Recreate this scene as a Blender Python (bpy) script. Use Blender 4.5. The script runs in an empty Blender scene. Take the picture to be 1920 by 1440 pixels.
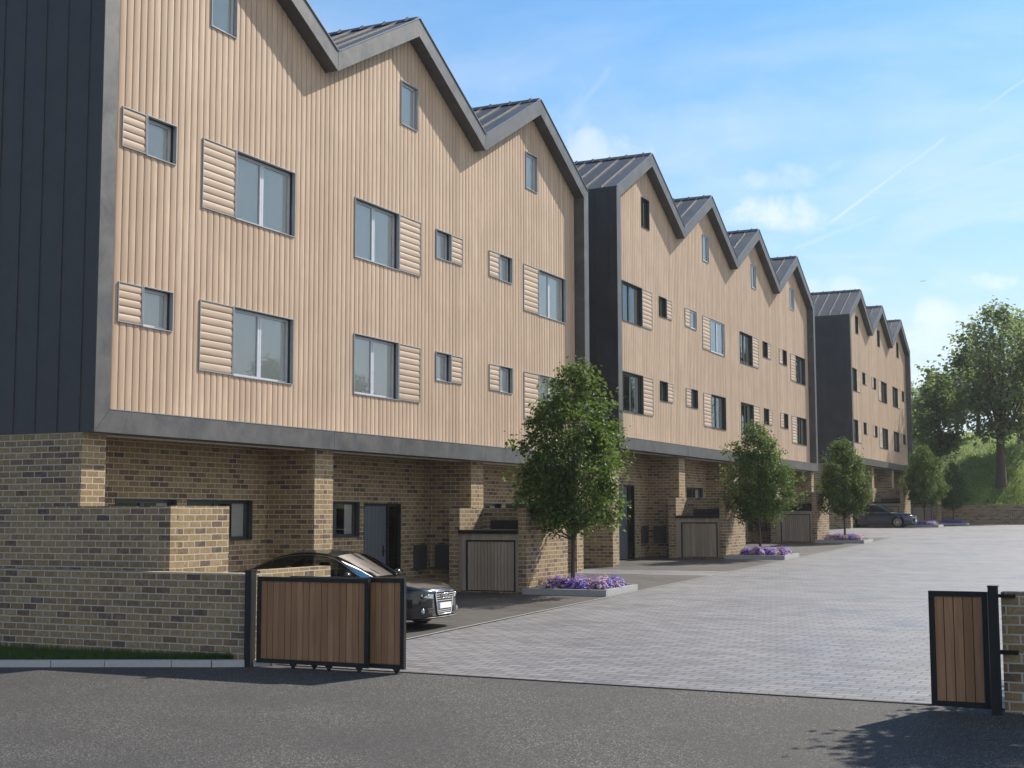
import bpy, math, random
import numpy as np
from mathutils import Vector, Matrix
PI = math.pi
sc = bpy.context.scene
COL = sc.collection

# ------------------------------------------------------------------ helpers
def gz(Y):
    P = [(-400, -9.8), (0, -2.4), (60, -1.29), (76, -0.88), (97, -0.85), (600, -0.85)]
    for (a, za), (b, zb) in zip(P, P[1:]):
        if Y <= b:
            return za + (zb - za) * (Y - a) / (b - a)
    return P[-1][1]

class MB:
    """collects geometry for one mesh object"""
    def __init__(s):
        s.v = []; s.f = []; s.m = []; s.uv = []; s.sm = []
    def face(s, pts, mi=0, uv=None, smooth=False):
        i = len(s.v); s.v += [tuple(p) for p in pts]
        s.f.append(tuple(range(i, i + len(pts)))); s.m.append(mi); s.sm.append(smooth)
        s.uv.append(uv)
    def box(s, x0, x1, y0, y1, z0, z1, mi=0):
        a = [(x0,y0,z0),(x1,y0,z0),(x1,y1,z0),(x0,y1,z0),(x0,y0,z1),(x1,y0,z1),(x1,y1,z1),(x0,y1,z1)]
        for q in ((3,2,1,0),(4,5,6,7),(0,1,5,4),(1,2,6,5),(2,3,7,6),(3,0,4,7)):
            s.face([a[k] for k in q], mi)
    def prism(s, poly, x0, x1, mi=0):
        """poly: (y,z) list counter-clockwise seen from +x; extruded from x0 to x1 (x1 > x0)"""
        n = len(poly)
        s.face([(x1, y, z) for y, z in poly], mi)
        s.face([(x0, y, z) for y, z in reversed(poly)], mi)
        for k in range(n):
            (a, b), (c, d) = poly[k], poly[(k+1) % n]
            s.face([(x1,a,b),(x0,a,b),(x0,c,d),(x1,c,d)], mi)
    def beam(s, p, q, w, h, up=(0,0,1), mi=0):
        p = Vector(p); q = Vector(q); d = (q-p).normalized(); r = d.cross(Vector(up)).normalized(); u = r.cross(d)
        c = []
        for e in (p, q):
            for a, b in ((-1,-1),(1,-1),(1,1),(-1,1)):
                c.append(e + r*(a*w/2) + u*(b*h/2))
        for k in ((0,1,2,3),(7,6,5,4),(0,4,5,1),(1,5,6,2),(2,6,7,3),(3,7,4,0)):
            s.face([c[i] for i in k], mi)
    def tube(s, pts, rad, n=8, mi=0, cap=True):
        rings = []; i0 = len(s.v)
        for k, p in enumerate(pts):
            p = Vector(p)
            a = Vector(pts[max(k-1,0)]); b = Vector(pts[min(k+1,len(pts)-1)])
            d = (b-a).normalized(); r = d.cross(Vector((0.31,0.17,1)) if abs(d.z) < .9 else Vector((1,0,0.1))).normalized(); u = r.cross(d)
            R = rad[k] if hasattr(rad, '__len__') else rad
            rings.append(len(s.v))
            for j in range(n):
                t = 2*PI*j/n; s.v.append(tuple(p + r*(R*math.cos(t)) + u*(R*math.sin(t))))
        for k in range(len(pts)-1):
            for j in range(n):
                j2 = (j+1) % n
                s.f.append((rings[k]+j, rings[k]+j2, rings[k+1]+j2, rings[k+1]+j)); s.m.append(mi); s.uv.append(None); s.sm.append(True)
        if cap:
            s.f.append(tuple(rings[0]+j for j in range(n))); s.m.append(mi); s.uv.append(None); s.sm.append(False)
            s.f.append(tuple(rings[-1]+j for j in reversed(range(n)))); s.m.append(mi); s.uv.append(None); s.sm.append(False)
    def grid(s, rows, mi=0, smooth=True, flip=False):
        """rows: list of equal-length point lists, shared vertices"""
        i0 = len(s.v); n = len(rows[0])
        for r in rows: s.v += [tuple(p) for p in r]
        for a in range(len(rows)-1):
            for b in range(n-1):
                q = (i0+a*n+b, i0+a*n+b+1, i0+(a+1)*n+b+1, i0+(a+1)*n+b)
                s.f.append(tuple(reversed(q)) if flip else q); s.m.append(mi); s.uv.append(None); s.sm.append(smooth)
    def lathe(s, prof, c=(0,0,0), axis='y', n=32, mi=0):
        rows = []
        for k in range(n+1):
            t = 2*PI*k/n
            row = []
            for (r, h) in prof:
                if axis == 'y': row.append((c[0]+r*math.cos(t), c[1]+h, c[2]+r*math.sin(t)))
                elif axis == 'x': row.append((c[0]+h, c[1]+r*math.cos(t), c[2]+r*math.sin(t)))
                else: row.append((c[0]+r*math.cos(t), c[1]+r*math.sin(t), c[2]+h))
            rows.append(row)
        s.grid(rows, mi)
    def mesh(s, name, mats, offs=(0,0), force=None):
        me = bpy.data.meshes.new(name); me.from_pydata(s.v, [], s.f)
        for m in mats: me.materials.append(m)
        V = np.array(s.v, dtype=float)
        uvl = me.uv_layers.new(name='UVMap'); buf = np.zeros((len(me.loops), 2)); k = 0
        for f, uv in zip(s.f, s.uv):
            n = len(f)
            if uv is not None: buf[k:k+n] = uv
            else:
                P = V[list(f)]; nn = np.abs(np.cross(P[1]-P[0], P[2]-P[0])); ax = int(np.argmax(nn)) if force is None else force
                a, b = ((1,2),(0,2),(0,1))[ax]
                buf[k:k+n] = P[:, (a,b)] + offs
            k += n
        uvl.data.foreach_set('uv', buf.ravel())
        me.polygons.foreach_set('material_index', s.m)
        me.polygons.foreach_set('use_smooth', s.sm)
        me.update(); return me

def tag(o, label=None, cat=None, group=None, kind=None):
    if label: o['label'] = label
    if cat: o['category'] = cat
    if group: o['group'] = group
    if kind: o['kind'] = kind
    return o
def thing(name, loc, label, cat, group=None, rz=0):
    o = bpy.data.objects.new(name, None); COL.objects.link(o); o.location = loc; o.rotation_euler = (0,0,rz)
    o.empty_display_size = .3
    return tag(o, label, cat, group)
def link(name, me, parent=None, loc=(0,0,0)):
    o = bpy.data.objects.new(name, me); COL.objects.link(o); o.location = loc
    if parent is not None: o.parent = parent
    return o
def obj(name, mb, mats, parent=None, loc=(0,0,0), force=None, offs=(0,0)):
    if not isinstance(mats, (list, tuple)): mats = [mats]
    return link(name, mb.mesh(name, mats, offs, force), parent, loc)
def copy_tree(o, parent=None):
    c = o.copy(); COL.objects.link(c); c.parent = parent
    for ch in list(o.children): copy_tree(ch, c)
    return c

# ------------------------------------------------------------------ materials
class NT:
    def __init__(s, nt): s.nt = nt; nt.nodes.clear()
    def n(s, t, _in=None, **kw):
        x = s.nt.nodes.new(t)
        for k, v in kw.items(): setattr(x, k, v)
        for k, v in (_in or {}).items():
            i = x.inputs[k]
            if isinstance(v, bpy.types.NodeSocket): s.nt.links.new(v, i)
            else:
                try: i.default_value = v
                except Exception:
                    i.default_value = (*v, 1) if len(v) == 3 else v
        return x
    def math(s, op, a, b=0., c=0.):
        return s.n('ShaderNodeMath', {0:a, 1:b, 2:c}, operation=op).outputs[0]
    def vmath(s, op, a, b=(0,0,0)):
        x = s.n('ShaderNodeVectorMath', {0:a, 1:b}, operation=op)
        return x.outputs['Value'] if op in ('DOT_PRODUCT','LENGTH') else x.outputs[0]
    def ramp(s, fac, stops, interp='LINEAR'):
        x = s.n('ShaderNodeValToRGB', {0: fac}); e = x.color_ramp; e.interpolation = interp
        while len(e.elements) < len(stops): e.elements.new(.5)
        for k, (p, c) in enumerate(stops):
            e.elements[k].position = p
            e.elements[k].color = (c,c,c,1) if not hasattr(c,'__len__') else (*c,1)
        return x.outputs[0]
    def mix(s, f, a, b, mode='MIX'):
        x = s.n('ShaderNodeMix', data_type='RGBA', blend_type=mode)
        for k, v in ((0,f),(6,a),(7,b)):
            if isinstance(v, bpy.types.NodeSocket): s.nt.links.new(v, x.inputs[k])
            else: x.inputs[k].default_value = (*v,1) if hasattr(v,'__len__') else v
        return x.outputs[2]
    def noise(s, scale, vec=None, detail=4, rough=.55, dist=0.):
        d = {'Scale':scale,'Detail':detail,'Roughness':rough,'Distortion':dist}
        if vec is not None: d['Vector'] = vec
        return s.n('ShaderNodeTexNoise', d).outputs[0]
def material(name):
    m = bpy.data.materials.new(name); m.use_nodes = True
    return m, NT(m.node_tree)
def finish(t, col, rough=.7, metal=0., bump=None, bstr=.3, bdist=.01, spec=.5, coat=0.):
    b = t.n('ShaderNodeBsdfPrincipled', {'Base Color':col,'Roughness':rough,'Metallic':metal,'Specular IOR Level':spec,'Coat Weight':coat})
    if bump is not None:
        t.nt.links.new(t.n('ShaderNodeBump', {'Height':bump,'Strength':bstr,'Distance':bdist}).outputs[0], b.inputs['Normal'])
    t.nt.links.new(b.outputs[0], t.n('ShaderNodeOutputMaterial').inputs[0]); return b
def simple(name, col, rough=.6, metal=0., var=.15, scale=6., spec=.5, coat=0., bump=0.):
    m, t = material(name)
    pos = t.n('ShaderNodeNewGeometry').outputs['Position']
    f = t.noise(scale, pos, 5)
    c = t.mix(f, tuple(max(0,x*(1-var)) for x in col), tuple(min(1,x*(1+var)) for x in col))
    finish(t, c, rough, metal, f if bump else None, bump, .01, spec, coat); return m

def mat_brick():
    m, t = material('brick')
    uv = t.n('ShaderNodeUVMap', uv_map='UVMap').outputs[0]
    pos = t.n('ShaderNodeNewGeometry').outputs['Position']
    # slight wobble so that the courses are not ruler-straight
    wob = t.n('ShaderNodeTexNoise', {'Vector':pos,'Scale':9.,'Detail':2.}).outputs[1]
    uvw = t.vmath('ADD', uv, t.vmath('SCALE', wob)); 
    sn = uvw.node.inputs[1].links[0].from_node; sn.inputs['Scale'].default_value = .012
    br = t.n('ShaderNodeTexBrick', {'Vector':uvw,'Color1':(0,0,0,1),'Color2':(1,1,1,1),'Mortar':(0,0,0,1),'Scale':1.,'Mortar Size':.0095,'Mortar Smooth':.25,'Bias':0.,'Brick Width':.27,'Row Height':.1})
    br.offset = .5
    col = t.ramp(br.outputs[0], [(0,(.325,.235,.115)),(.16,(.41,.30,.155)),(.3,(.29,.205,.105)),(.45,(.455,.34,.185)),(.66,(.37,.27,.145)),(.80,(.285,.19,.11)),(.92,(.22,.145,.095)),(1,(.19,.135,.10))])
    n1 = t.noise(22., pos, 5, .65); n2 = t.noise(5., pos, 4)
    smud = t.math('MULTIPLY', t.ramp(br.outputs[0], [(.62,0.),(.85,.45),(1,.85)]), t.ramp(t.noise(11., pos, 3, .6), [(.40,0.),(.58,.85)]))
    col = t.mix(t.ramp(n1,[(.3,0.),(.72,1.)]), col, t.mix(.62, col, (.085,.055,.04)))
    col = t.mix(t.ramp(n2,[(.45,0.),(.75,.35)]), col, (.36,.26,.15))
    col = t.mix(smud, col, (.075,.056,.058))
    n3 = t.noise(70., pos, 3, .7)
    col = t.mix(.5, col, t.mix(n3, (.35,.35,.35), (1.25,1.2,1.15)), 'MULTIPLY')
    mor = t.mix(n1, (.385,.36,.30), (.50,.47,.405))
    col = t.mix(br.outputs[1], col, mor)
    h = t.math('ADD', t.math('MULTIPLY', br.outputs[1], -1.), t.math('MULTIPLY', n1, .6))
    finish(t, col, .88, 0, h, .55, .012, .25); return m

def mat_timber(name, along_v=True, pitch=.1725, base=((.475,.347,.254),(.57,.434,.328)), rnd=True, knots=.0, rough=.68):
    m, t = material(name)
    uv = t.n('ShaderNodeUVMap', uv_map='UVMap').outputs[0]
    sp = t.n('ShaderNodeSeparateXYZ', {0: uv})
    u, v = (sp.outputs[0], sp.outputs[1]) if along_v else (sp.outputs[1], sp.outputs[0])
    rn = t.n('ShaderNodeObjectInfo').outputs['Random']
    idx = t.math('ADD', t.math('FLOOR', t.math('DIVIDE', u, pitch)), t.math('MULTIPLY', rn, 977.))
    w = t.n('ShaderNodeTexWhiteNoise', {'W': idx}, noise_dimensions='1D').outputs[0]
    vec = t.n('ShaderNodeCombineXYZ', {0: t.math('MULTIPLY', u, 26.), 1: t.math('MULTIPLY', v, 1.3), 2: t.math('MULTIPLY', w, 37.)}).outputs[0]
    g = t.noise(1., vec, 6, .62, .6)
    big = t.noise(.9, t.n('ShaderNodeNewGeometry').outputs['Position'], 3)
    c = t.mix(w, tuple(x*.90 for x in base[0]), base[1])
    c = t.mix(t.ramp(g, [(.35,0.),(.72,.7)]), c, tuple(x*.66 for x in base[0]))
    c = t.mix(t.ramp(big, [(.38,0.),(.72,.42)]), c, tuple(x*.74 for x in base[0]))
    finish(t, c, rough, 0, g, .12, .004, .3); return m

def mat_zinc(name, a, b, rough=.5, metal=.35, scale=2.2):
    m, t = material(name)
    pos = t.n('ShaderNodeNewGeometry').outputs['Position']
    n1 = t.noise(scale, pos, 7, .65, .5); n2 = t.noise(scale*9, pos, 4)
    f = t.math('ADD', t.math('MULTIPLY', n1, .8), t.math('MULTIPLY', n2, .2))
    c = t.ramp(f, [(.33,a),(.66,b)])
    r = t.n('ShaderNodeMapRange', {0:f, 1:.3, 2:.7, 3:rough-.08, 4:rough+.1}).outputs[0]
    finish(t, c, r, metal, n1, .03, .02); return m

def mat_pavers(name, a, b, joint, bw=.4, rh=.2, ms=.012, off=.5, diag=0.):
    m, t = material(name)
    pos = t.n('ShaderNodeNewGeometry').outputs['Position']
    mp = t.n('ShaderNodeMapping', {'Vector':pos,'Rotation':(0,0,diag)}).outputs[0]
    br = t.n('ShaderNodeTexBrick', {'Vector':mp,'Color1':(0,0,0,1),'Color2':(1,1,1,1),'Mortar':(.5,.5,.5,1),'Scale':1.,'Mortar Size':ms,'Mortar Smooth':.2,'Bias':0.,'Brick Width':bw,'Row Height':rh})
    br.offset = off
    n1 = t.noise(.55, pos, 5, .6); n2 = t.noise(34., pos, 4, .7)
    c = t.mix(br.outputs[0], a, b)
    st = t.noise(1., t.n('ShaderNodeMapping', {'Vector':pos,'Scale':(.35,1.6,1.)}).outputs[0], 5, .65)
    c = t.mix(t.ramp(n1,[(.34,0.),(.7,.42)]), c, tuple(x*.72 for x in a))
    c = t.mix(t.ramp(st,[(.42,0.),(.68,.42)]), c, tuple(min(1,x*1.22) for x in b))
    c = t.mix(.55, c, t.mix(n2, (.55,.55,.55), (1.2,1.2,1.2)), 'MULTIPLY')
    c = t.mix(t.math('MULTIPLY', br.outputs[1], .85), c, joint)
    h = t.math('ADD', t.math('MULTIPLY', br.outputs[1], -1.), t.math('MULTIPLY', n2, .3))
    finish(t, c, t.n('ShaderNodeMapRange', {0:n1, 1:.3, 2:.7, 3:.42, 4:.68}).outputs[0], 0, h, .4, .008, .45); return m

def mat_asphalt():
    m, t = material('asphalt')
    pos = t.n('ShaderNodeNewGeometry').outputs['Position']
    vo = t.n('ShaderNodeTexVoronoi', {'Vector':pos,'Scale':92.})
    spc = t.n('ShaderNodeSeparateColor', {0: vo.outputs['Color']}).outputs[0]
    n1 = t.noise(.5, pos, 5, .6); n2 = t.noise(120., pos, 3)
    c = t.ramp(spc, [(0,(.018,.0178,.0178)),(.45,(.034,.033,.0325)),(.75,(.070,.0675,.0665)),(.92,(.15,.145,.14)),(1,(.30,.29,.28))])
    c = t.mix(t.ramp(n1,[(.35,0.),(.65,.60)]), c, (.034,.0335,.034))
    c = t.mix(.5, c, t.mix(n2,(.5,.5,.5),(1.3,1.3,1.3)), 'MULTIPLY')
    h = t.math('ADD', spc, n2)
    finish(t, c, .82, 0, h, .5, .006, .35); return m

def mat_leaf(name, stops, trans=.35, rough=.55):
    m, t = material(name)
    uv = t.n('ShaderNodeUVMap', uv_map='UVMap').outputs[0]
    u = t.n('ShaderNodeSeparateXYZ', {0: uv}).outputs[0]
    c = t.ramp(u, stops)
    b = t.n('ShaderNodeBsdfPrincipled', {'Base Color':c,'Roughness':rough,'Specular IOR Level':.35})
    tr = t.n('ShaderNodeBsdfTranslucent', {'Color': t.mix(.5, c, (.16,.22,.02))})
    mx = t.n('ShaderNodeMixShader', {0: trans, 1: b.outputs[0], 2: tr.outputs[0]})
    t.nt.links.new(mx.outputs[0], t.n('ShaderNodeOutputMaterial').inputs[0]); return m

def mat_glass(name, tint=(.75,.8,.82), ior=1.55, rough=.0, gcol=(.95,.97,1)):
    m, t = material(name)
    fr = t.n('ShaderNodeFresnel', {'IOR': ior}).outputs[0]
    tr = t.n('ShaderNodeBsdfTransparent', {'Color': tint})
    gl = t.n('ShaderNodeBsdfGlossy', {'Color': gcol, 'Roughness': rough})
    mx = t.n('ShaderNodeMixShader', {0: fr, 1: tr.outputs[0], 2: gl.outputs[0]})
    t.nt.links.new(mx.outputs[0], t.n('ShaderNodeOutputMaterial').inputs[0]); return m

def mat_grass(name, a, b, scale=2.):
    m, t = material(name)
    pos = t.n('ShaderNodeNewGeometry').outputs['Position']
    n1 = t.noise(scale*.18, pos, 5, .6); n2 = t.noise(scale*4, pos, 6, .75)
    c = t.mix(t.ramp(n1,[(.35,0.),(.65,1.)]), a, b)
    c = t.mix(.8, c, t.mix(t.ramp(n2,[(.3,0.),(.7,1.)]), (.45,.5,.4), (1.35,1.3,1.2)), 'MULTIPLY')
    finish(t, c, .9, 0, n2, .9, .12, .2); return m

M = {}
M['brick'] = mat_brick()
M['clad'] = mat_timber('timber_cladding')
M['slat'] = mat_timber('louvre_timber', along_v=False, pitch=.135, base=((.45,.34,.26),(.52,.41,.325)))
M['soffit'] = mat_timber('soffit_timber', along_v=True, pitch=.14, base=((.36,.23,.13),(.44,.29,.17)))
M['gatewood'] = mat_timber('gate_timber', along_v=True, pitch=.1013, base=((.29,.145,.066),(.43,.235,.118)), rough=.6)
M['binwood'] = mat_timber('grey_timber', along_v=True, pitch=.12, base=((.32,.265,.205),(.43,.365,.29)))
M['fascia'] = mat_zinc('zinc_fascia', (.062,.061,.065), (.118,.115,.119), .5, .25)
M['side'] = mat_zinc('zinc_dark', (.037,.036,.038), (.064,.062,.064), .55, .2, 1.4)
M['roof'] = mat_zinc('zinc_roof', (.048,.049,.053), (.085,.086,.091), .5, .35, 1.2)
M['seam'] = simple('roof_seam', (.058,.053,.048), .5, .2)
M['trim'] = simple('window_trim', (.33,.35,.38), .4, .2)
M['trimdark'] = simple('window_trim_dark', (.05,.06,.065), .4, .2)
M['hilite'] = simple('edge_hilite_zinc', (.22,.22,.225), .45, .3)  # lighter zinc: lower ledge, and fascia edge highlight put in as colour
M['framedark'] = simple('window_frame_dark', (.045,.055,.06), .4, .1)
M['frame'] = simple('window_frame', (.50,.53,.59), .4, .1)
M['reveal'] = simple('dark_reveal', (.022,.024,.028), .6)
M['blind'] = simple('blind', (.88,.87,.85), .8, 0, .03)
M['curtain'] = simple('curtain', (.62,.61,.58), .85, 0, .06)
M['room'] = simple('room', (.13,.115,.10), .9, 0, .2, 1.)
M['roomdark'] = simple('room_dark', (.045,.045,.042), .9, 0, .2, 1.)
M['glass'] = mat_glass('window_glass', (.88,.92,.93), 1.9)
M['door'] = simple('door_slate', (.10,.115,.14), .45, 0, .08)
M['black'] = simple('black_metal', (.013,.0135,.0135), .6, 0., .35, 30., .25)
M['meter'] = simple('meter_grey', (.045,.047,.05), .55, 0, .1)
M['glassr'] = mat_glass('reflective_glass', (.88,.92,.93), 3.4)
M['cream'] = simple('soffit_edge', (.55,.50,.42), .6)
M['asphalt'] = mat_asphalt()
M['pavers'] = mat_pavers('light_pavers', (.128,.127,.140), (.232,.228,.244), (.024,.024,.027), .34, .17, .0145, .5, .07)
M['darkpavers'] = mat_pavers('dark_pavers', (.052,.049,.048), (.082,.078,.076), (.025,.024,.023), .4, .2, .014, .5, .10)
M['kerb'] = simple('kerb_concrete', (.42,.42,.42), .85, 0, .15, 18., bump=.2)
M['planter'] = simple('planter_concrete', (.33,.34,.35), .85, 0, .15, 14., bump=.2)
M['edging'] = simple('edging', (.25,.245,.24), .8, 0, .15)
M['soil'] = simple('soil', (.03,.02,.014), .95, 0, .5, 40., bump=.8)
M['bark'] = simple('bark', (.075,.055,.042), .9, 0, .4, 18., bump=.8)
M['leaf'] = mat_leaf('street_leaf', [(0,(.030,.068,.016)),(.5,(.066,.128,.030)),(.82,(.125,.195,.052)),(1,(.25,.30,.105))], .45)
M['leafd'] = mat_leaf('street_leaf_dark', [(0,(.016,.04,.014)),(.6,(.03,.065,.022)),(1,(.06,.10,.03))], .3)
M['leafb'] = mat_leaf('bank_leaf', [(0,(.12,.165,.075)),(.6,(.20,.25,.12)),(1,(.40,.43,.28))], .6)
M['stem'] = mat_leaf('flower_green', [(0,(.03,.06,.02)),(1,(.06,.10,.03))], .2)
M['flower'] = mat_leaf('flower_petals', [(0,(.17,.09,.62)),(.33,(.28,.16,.78)),(.5,(.40,.25,.80)),(.62,(.62,.36,.50)),(.8,(.74,.48,.46)),(1,(.82,.66,.6))], .35)
M['grass'] = mat_grass('grass', (.025,.06,.012), (.05,.095,.02), 2.)
M['bank'] = mat_grass('bank_grass', (.15,.225,.065), (.24,.30,.09), 1.2)
M['blade'] = mat_leaf('grass_blade', [(0,(.022,.06,.010)),(1,(.055,.11,.022))], .3)
M['bankblade'] = mat_leaf('bank_blade', [(0,(.12,.20,.05)),(1,(.24,.31,.095))], .4)
M['paint'] = simple('car_paint_grey', (.014,.0135,.0135), .2, .2, .03, 3., .4, .6)
M['paintb'] = simple('car_paint_navy', (.012,.02,.052), .2, .3, .03, 3., .4, .7)
M['chrome'] = simple('chrome', (.62,.62,.64), .18, 1., .02)
M['alloy'] = simple('alloy', (.5,.5,.52), .28, .9, .05)
M['tyre'] = simple('tyre', (.018,.018,.018), .85)
M['plastic'] = simple('black_plastic', (.014,.014,.015), .55)
M['plate'] = simple('plate_white', (.85,.85,.85), .4, 0, .01)
M['plateblue'] = simple('plate_blue', (.03,.07,.5), .4)
M['lens'] = simple('lamp_lens', (.34,.39,.45), .12, .5, .35, 14., .5, .6)
M['cglass'] = mat_glass('car_glass', (.42,.44,.44), 1.4, 0., (.36,.36,.38))
M['seat'] = simple('car_seat', (.02,.02,.022), .8)
M['red'] = simple('tail_lamp', (.35,.01,.01), .15, 0, .05, 4, .6, 1.)

# ------------------------------------------------------------------ camera
F, PITCH, YAW, ROLL = 2526.55, .0957228, .4437465, -.00281
fw = Vector((-math.sin(YAW)*math.cos(PITCH), math.cos(YAW)*math.cos(PITCH), math.sin(PITCH)))
r0 = Vector((math.cos(YAW), math.sin(YAW), 0)); u0 = r0.cross(fw)
rr = r0*math.cos(ROLL) + u0*math.sin(ROLL); uu = -r0*math.sin(ROLL) + u0*math.cos(ROLL)
cam = bpy.data.cameras.new('camera'); co = bpy.data.objects.new('camera', cam); COL.objects.link(co)
cam.sensor_width = 36; cam.lens = F/1920*36; cam.clip_end = 6000; cam.clip_start = .1
mw = Matrix.Identity(4)
for i in range(3): mw[i][0], mw[i][1], mw[i][2] = rr[i], uu[i], -fw[i]
co.matrix_world = mw; sc.camera = co
def pixdir(x, y): return (fw + rr*((x-960)/F) + uu*((720-y)/F)).normalized()

# ------------------------------------------------------------------ light
AZ, EL = math.radians(21.5), math.radians(41)
sun = bpy.data.lights.new('sun', 'SUN'); so = bpy.data.objects.new('sun', sun); COL.objects.link(so)
SD = Vector((math.sin(AZ)*math.cos(EL), math.cos(AZ)*math.cos(EL), math.sin(EL)))
so.rotation_euler = SD.to_track_quat('Z', 'Y').to_euler(); so.location = (10, -10, 30)
sun.energy = 5.0; sun.angle = math.radians(.5); sun.color = (1, .91, .78)
w = bpy.data.worlds.new('World'); sc.world = w; w.use_nodes = True
t = NT(w.node_tree)
sky = t.n('ShaderNodeTexSky', sky_type='NISHITA', sun_disc=False, sun_elevation=EL, sun_rotation=AZ, altitude=0., air_density=1.0, dust_density=.6, ozone_density=2.2).outputs[0]
gen = t.n('ShaderNodeTexCoord').outputs['Generated']
d = t.vmath('NORMALIZE', gen)
sx = t.n('ShaderNodeSeparateXYZ', {0: d})
den = t.math('ADD', t.math('MAXIMUM', sx.outputs[2], 0.), .12)
pl = t.n('ShaderNodeCombineXYZ', {0: t.math('DIVIDE', sx.outputs[0], den), 1: t.math('DIVIDE', sx.outputs[1], den), 2: 4.7}).outputs[0]
n1 = t.noise(.62, pl, 7, .6, .5); n2 = t.noise(1.9, pl, 6, .62, .8)
cm = t.math('ADD', t.math('MULTIPLY', n1, .7), t.math('MULTIPLY', n2, .3))
cl = t.ramp(cm, [(.50,0.),(.60,.35),(.72,.9)])
low = t.ramp(sx.outputs[2], [(0.,1.),(.22,.75),(.42,.12),(1.,.0)])
cl = t.math('MULTIPLY', cl, low)
def puff(px, py, wx, wy, amp):
    c = pixdir(px, py); e1 = rr; e2 = uu
    a = t.math('DIVIDE', t.vmath('DOT_PRODUCT', t.vmath('SUBTRACT', d, tuple(c)), tuple(e1)), wx)
    b = t.math('DIVIDE', t.vmath('DOT_PRODUCT', t.vmath('SUBTRACT', d, tuple(c)), tuple(e2)), wy)
    r2 = t.math('ADD', t.math('MULTIPLY', a, a), t.math('MULTIPLY', b, b))
    nn = t.noise(24., d, 6, .62, .3)
    q = t.math('SUBTRACT', t.math('SUBTRACT', 1.0, r2), t.math('MULTIPLY', t.math('SUBTRACT', nn, .5), 4.6))
    q = t.n('ShaderNodeMapRange', {0:q, 1:-.15, 2:1.9, 3:0., 4:amp}, interpolation_type='SMOOTHSTEP').outputs[0]
    return q
for P in ((1450,396,.055,.015,.7),(1440,335,.045,.012,.42),(1835,528,.028,.008,.8),(1760,590,.05,.013,.5),(1580,310,.028,.007,.25),(1100,285,.05,.02,.5),(1700,640,.07,.02,.5),(1060,200,.03,.04,.22),(1560,540,.05,.01,.5)):
    cl = t.math('MAXIMUM', cl, puff(*P))
def trail(a, b, wid, amp):
    A, B = pixdir(*a), pixdir(*b); nrm = A.cross(B).normalized(); mid = (A+B).normalized(); half = math.cos(A.angle(B)/2)
    wn = t.math('MULTIPLY', t.math('SUBTRACT', t.noise(60., d, 3), .5), wid*.8)
    ds = t.math('ABSOLUTE', t.math('ADD', t.vmath('DOT_PRODUCT', d, tuple(nrm)), wn))
    m1 = t.n('ShaderNodeMapRange', {0:ds, 1:wid, 2:0., 3:0., 4:amp}, interpolation_type='SMOOTHSTEP').outputs[0]
    m2 = t.n('ShaderNodeMapRange', {0:t.vmath('DOT_PRODUCT', d, tuple(mid)), 1:half, 2:half+(1-half)*.4, 3:0., 4:1.}, interpolation_type='SMOOTHSTEP').outputs[0]
    return t.math('MULTIPLY', m1, m2)
for T in (((1540,430),(1790,245),.0024,.36),((1690,372),(1990,262),.0024,.27),((1820,222),(1990,100),.0024,.27),((1480,470),(1660,400),.003,.14),((1080,210),(1150,120),.006,.16)):
    cl = t.math('MAXIMUM', cl, trail(*T))
tint = t.mix(1., sky, (.25,.66,.90), 'MULTIPLY')
hz = t.ramp(sx.outputs[2], [(0.,1.),(.09,.85),(.18,.50),(.30,.20),(.45,.05),(.7,0.)])
skc = t.mix(hz, tint, (5.0,5.45,5.8))
back = t.math('MULTIPLY', t.n('ShaderNodeMapRange', {0:t.math('ADD', sx.outputs[0], t.math('MULTIPLY', sx.outputs[1], -.25)), 1:.30, 2:.75, 3:0., 4:1.}, interpolation_type='SMOOTHSTEP').outputs[0], t.ramp(cm, [(.34,.25),(.58,.95)]))  # bright cloud bank added in the unseen right-hand sky to fill shaded faces
skc = t.mix(cl, skc, (6.3,6.4,6.5))
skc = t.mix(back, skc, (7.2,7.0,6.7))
SKY = .112
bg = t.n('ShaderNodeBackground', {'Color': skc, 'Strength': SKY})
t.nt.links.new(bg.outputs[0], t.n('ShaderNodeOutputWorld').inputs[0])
sc.view_settings.view_transform = 'Standard'; sc.view_settings.look = 'None'; sc.view_settings.gamma = 1
sc.view_settings.use_curve_mapping = False; sc.view_settings.exposure = .63

# ------------------------------------------------------------------ ground
YB = [15.7, 30, 45, 60, 66, 71, 76, 85, 97.2]
def sheet(x0, x1, y0, y1, dz, mb=None):
    mb = mb or MB(); ys = [y0] + [y for y in YB if y0 < y < y1] + [y1]
    for a, b in zip(ys, ys[1:]):
        mb.face([(x0,a,gz(a)+dz),(x1,a,gz(a)+dz),(x1,b,gz(b)+dz),(x0,b,gz(b)+dz)])
    return mb
g = MB()
for a, b in zip([-300,0,60,76,97,600], [0,60,76,97,600,1500]):
    g.face([(-900,a,gz(a)-.012),(900,a,gz(a)-.012),(900,b,gz(b)-.012),(-900,b,gz(b)-.012)])
tag(obj('ground', g, M['grass']), kind='structure')
def thr(x): return 15.93 - (x+11.5)*.035
a = MB(); xs = [-80,-30,-20,-11.5,-1.6,8,60]
for p, q in zip(xs, xs[1:]):
    for y0, y1 in ((-40,0),(0,None)):
        ya, yb = (thr(p), thr(q)) if y1 is None else (y1, y1)
        a.face([(p,y0,gz(y0)),(q,y0,gz(y0)),(q,yb,gz(yb)),(p,ya,gz(ya))])
tag(obj('asphalt_road', a, M['asphalt']), kind='structure')
pv = sheet(-26, 9, 15.7+.0, 97.2, .0035)
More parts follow.
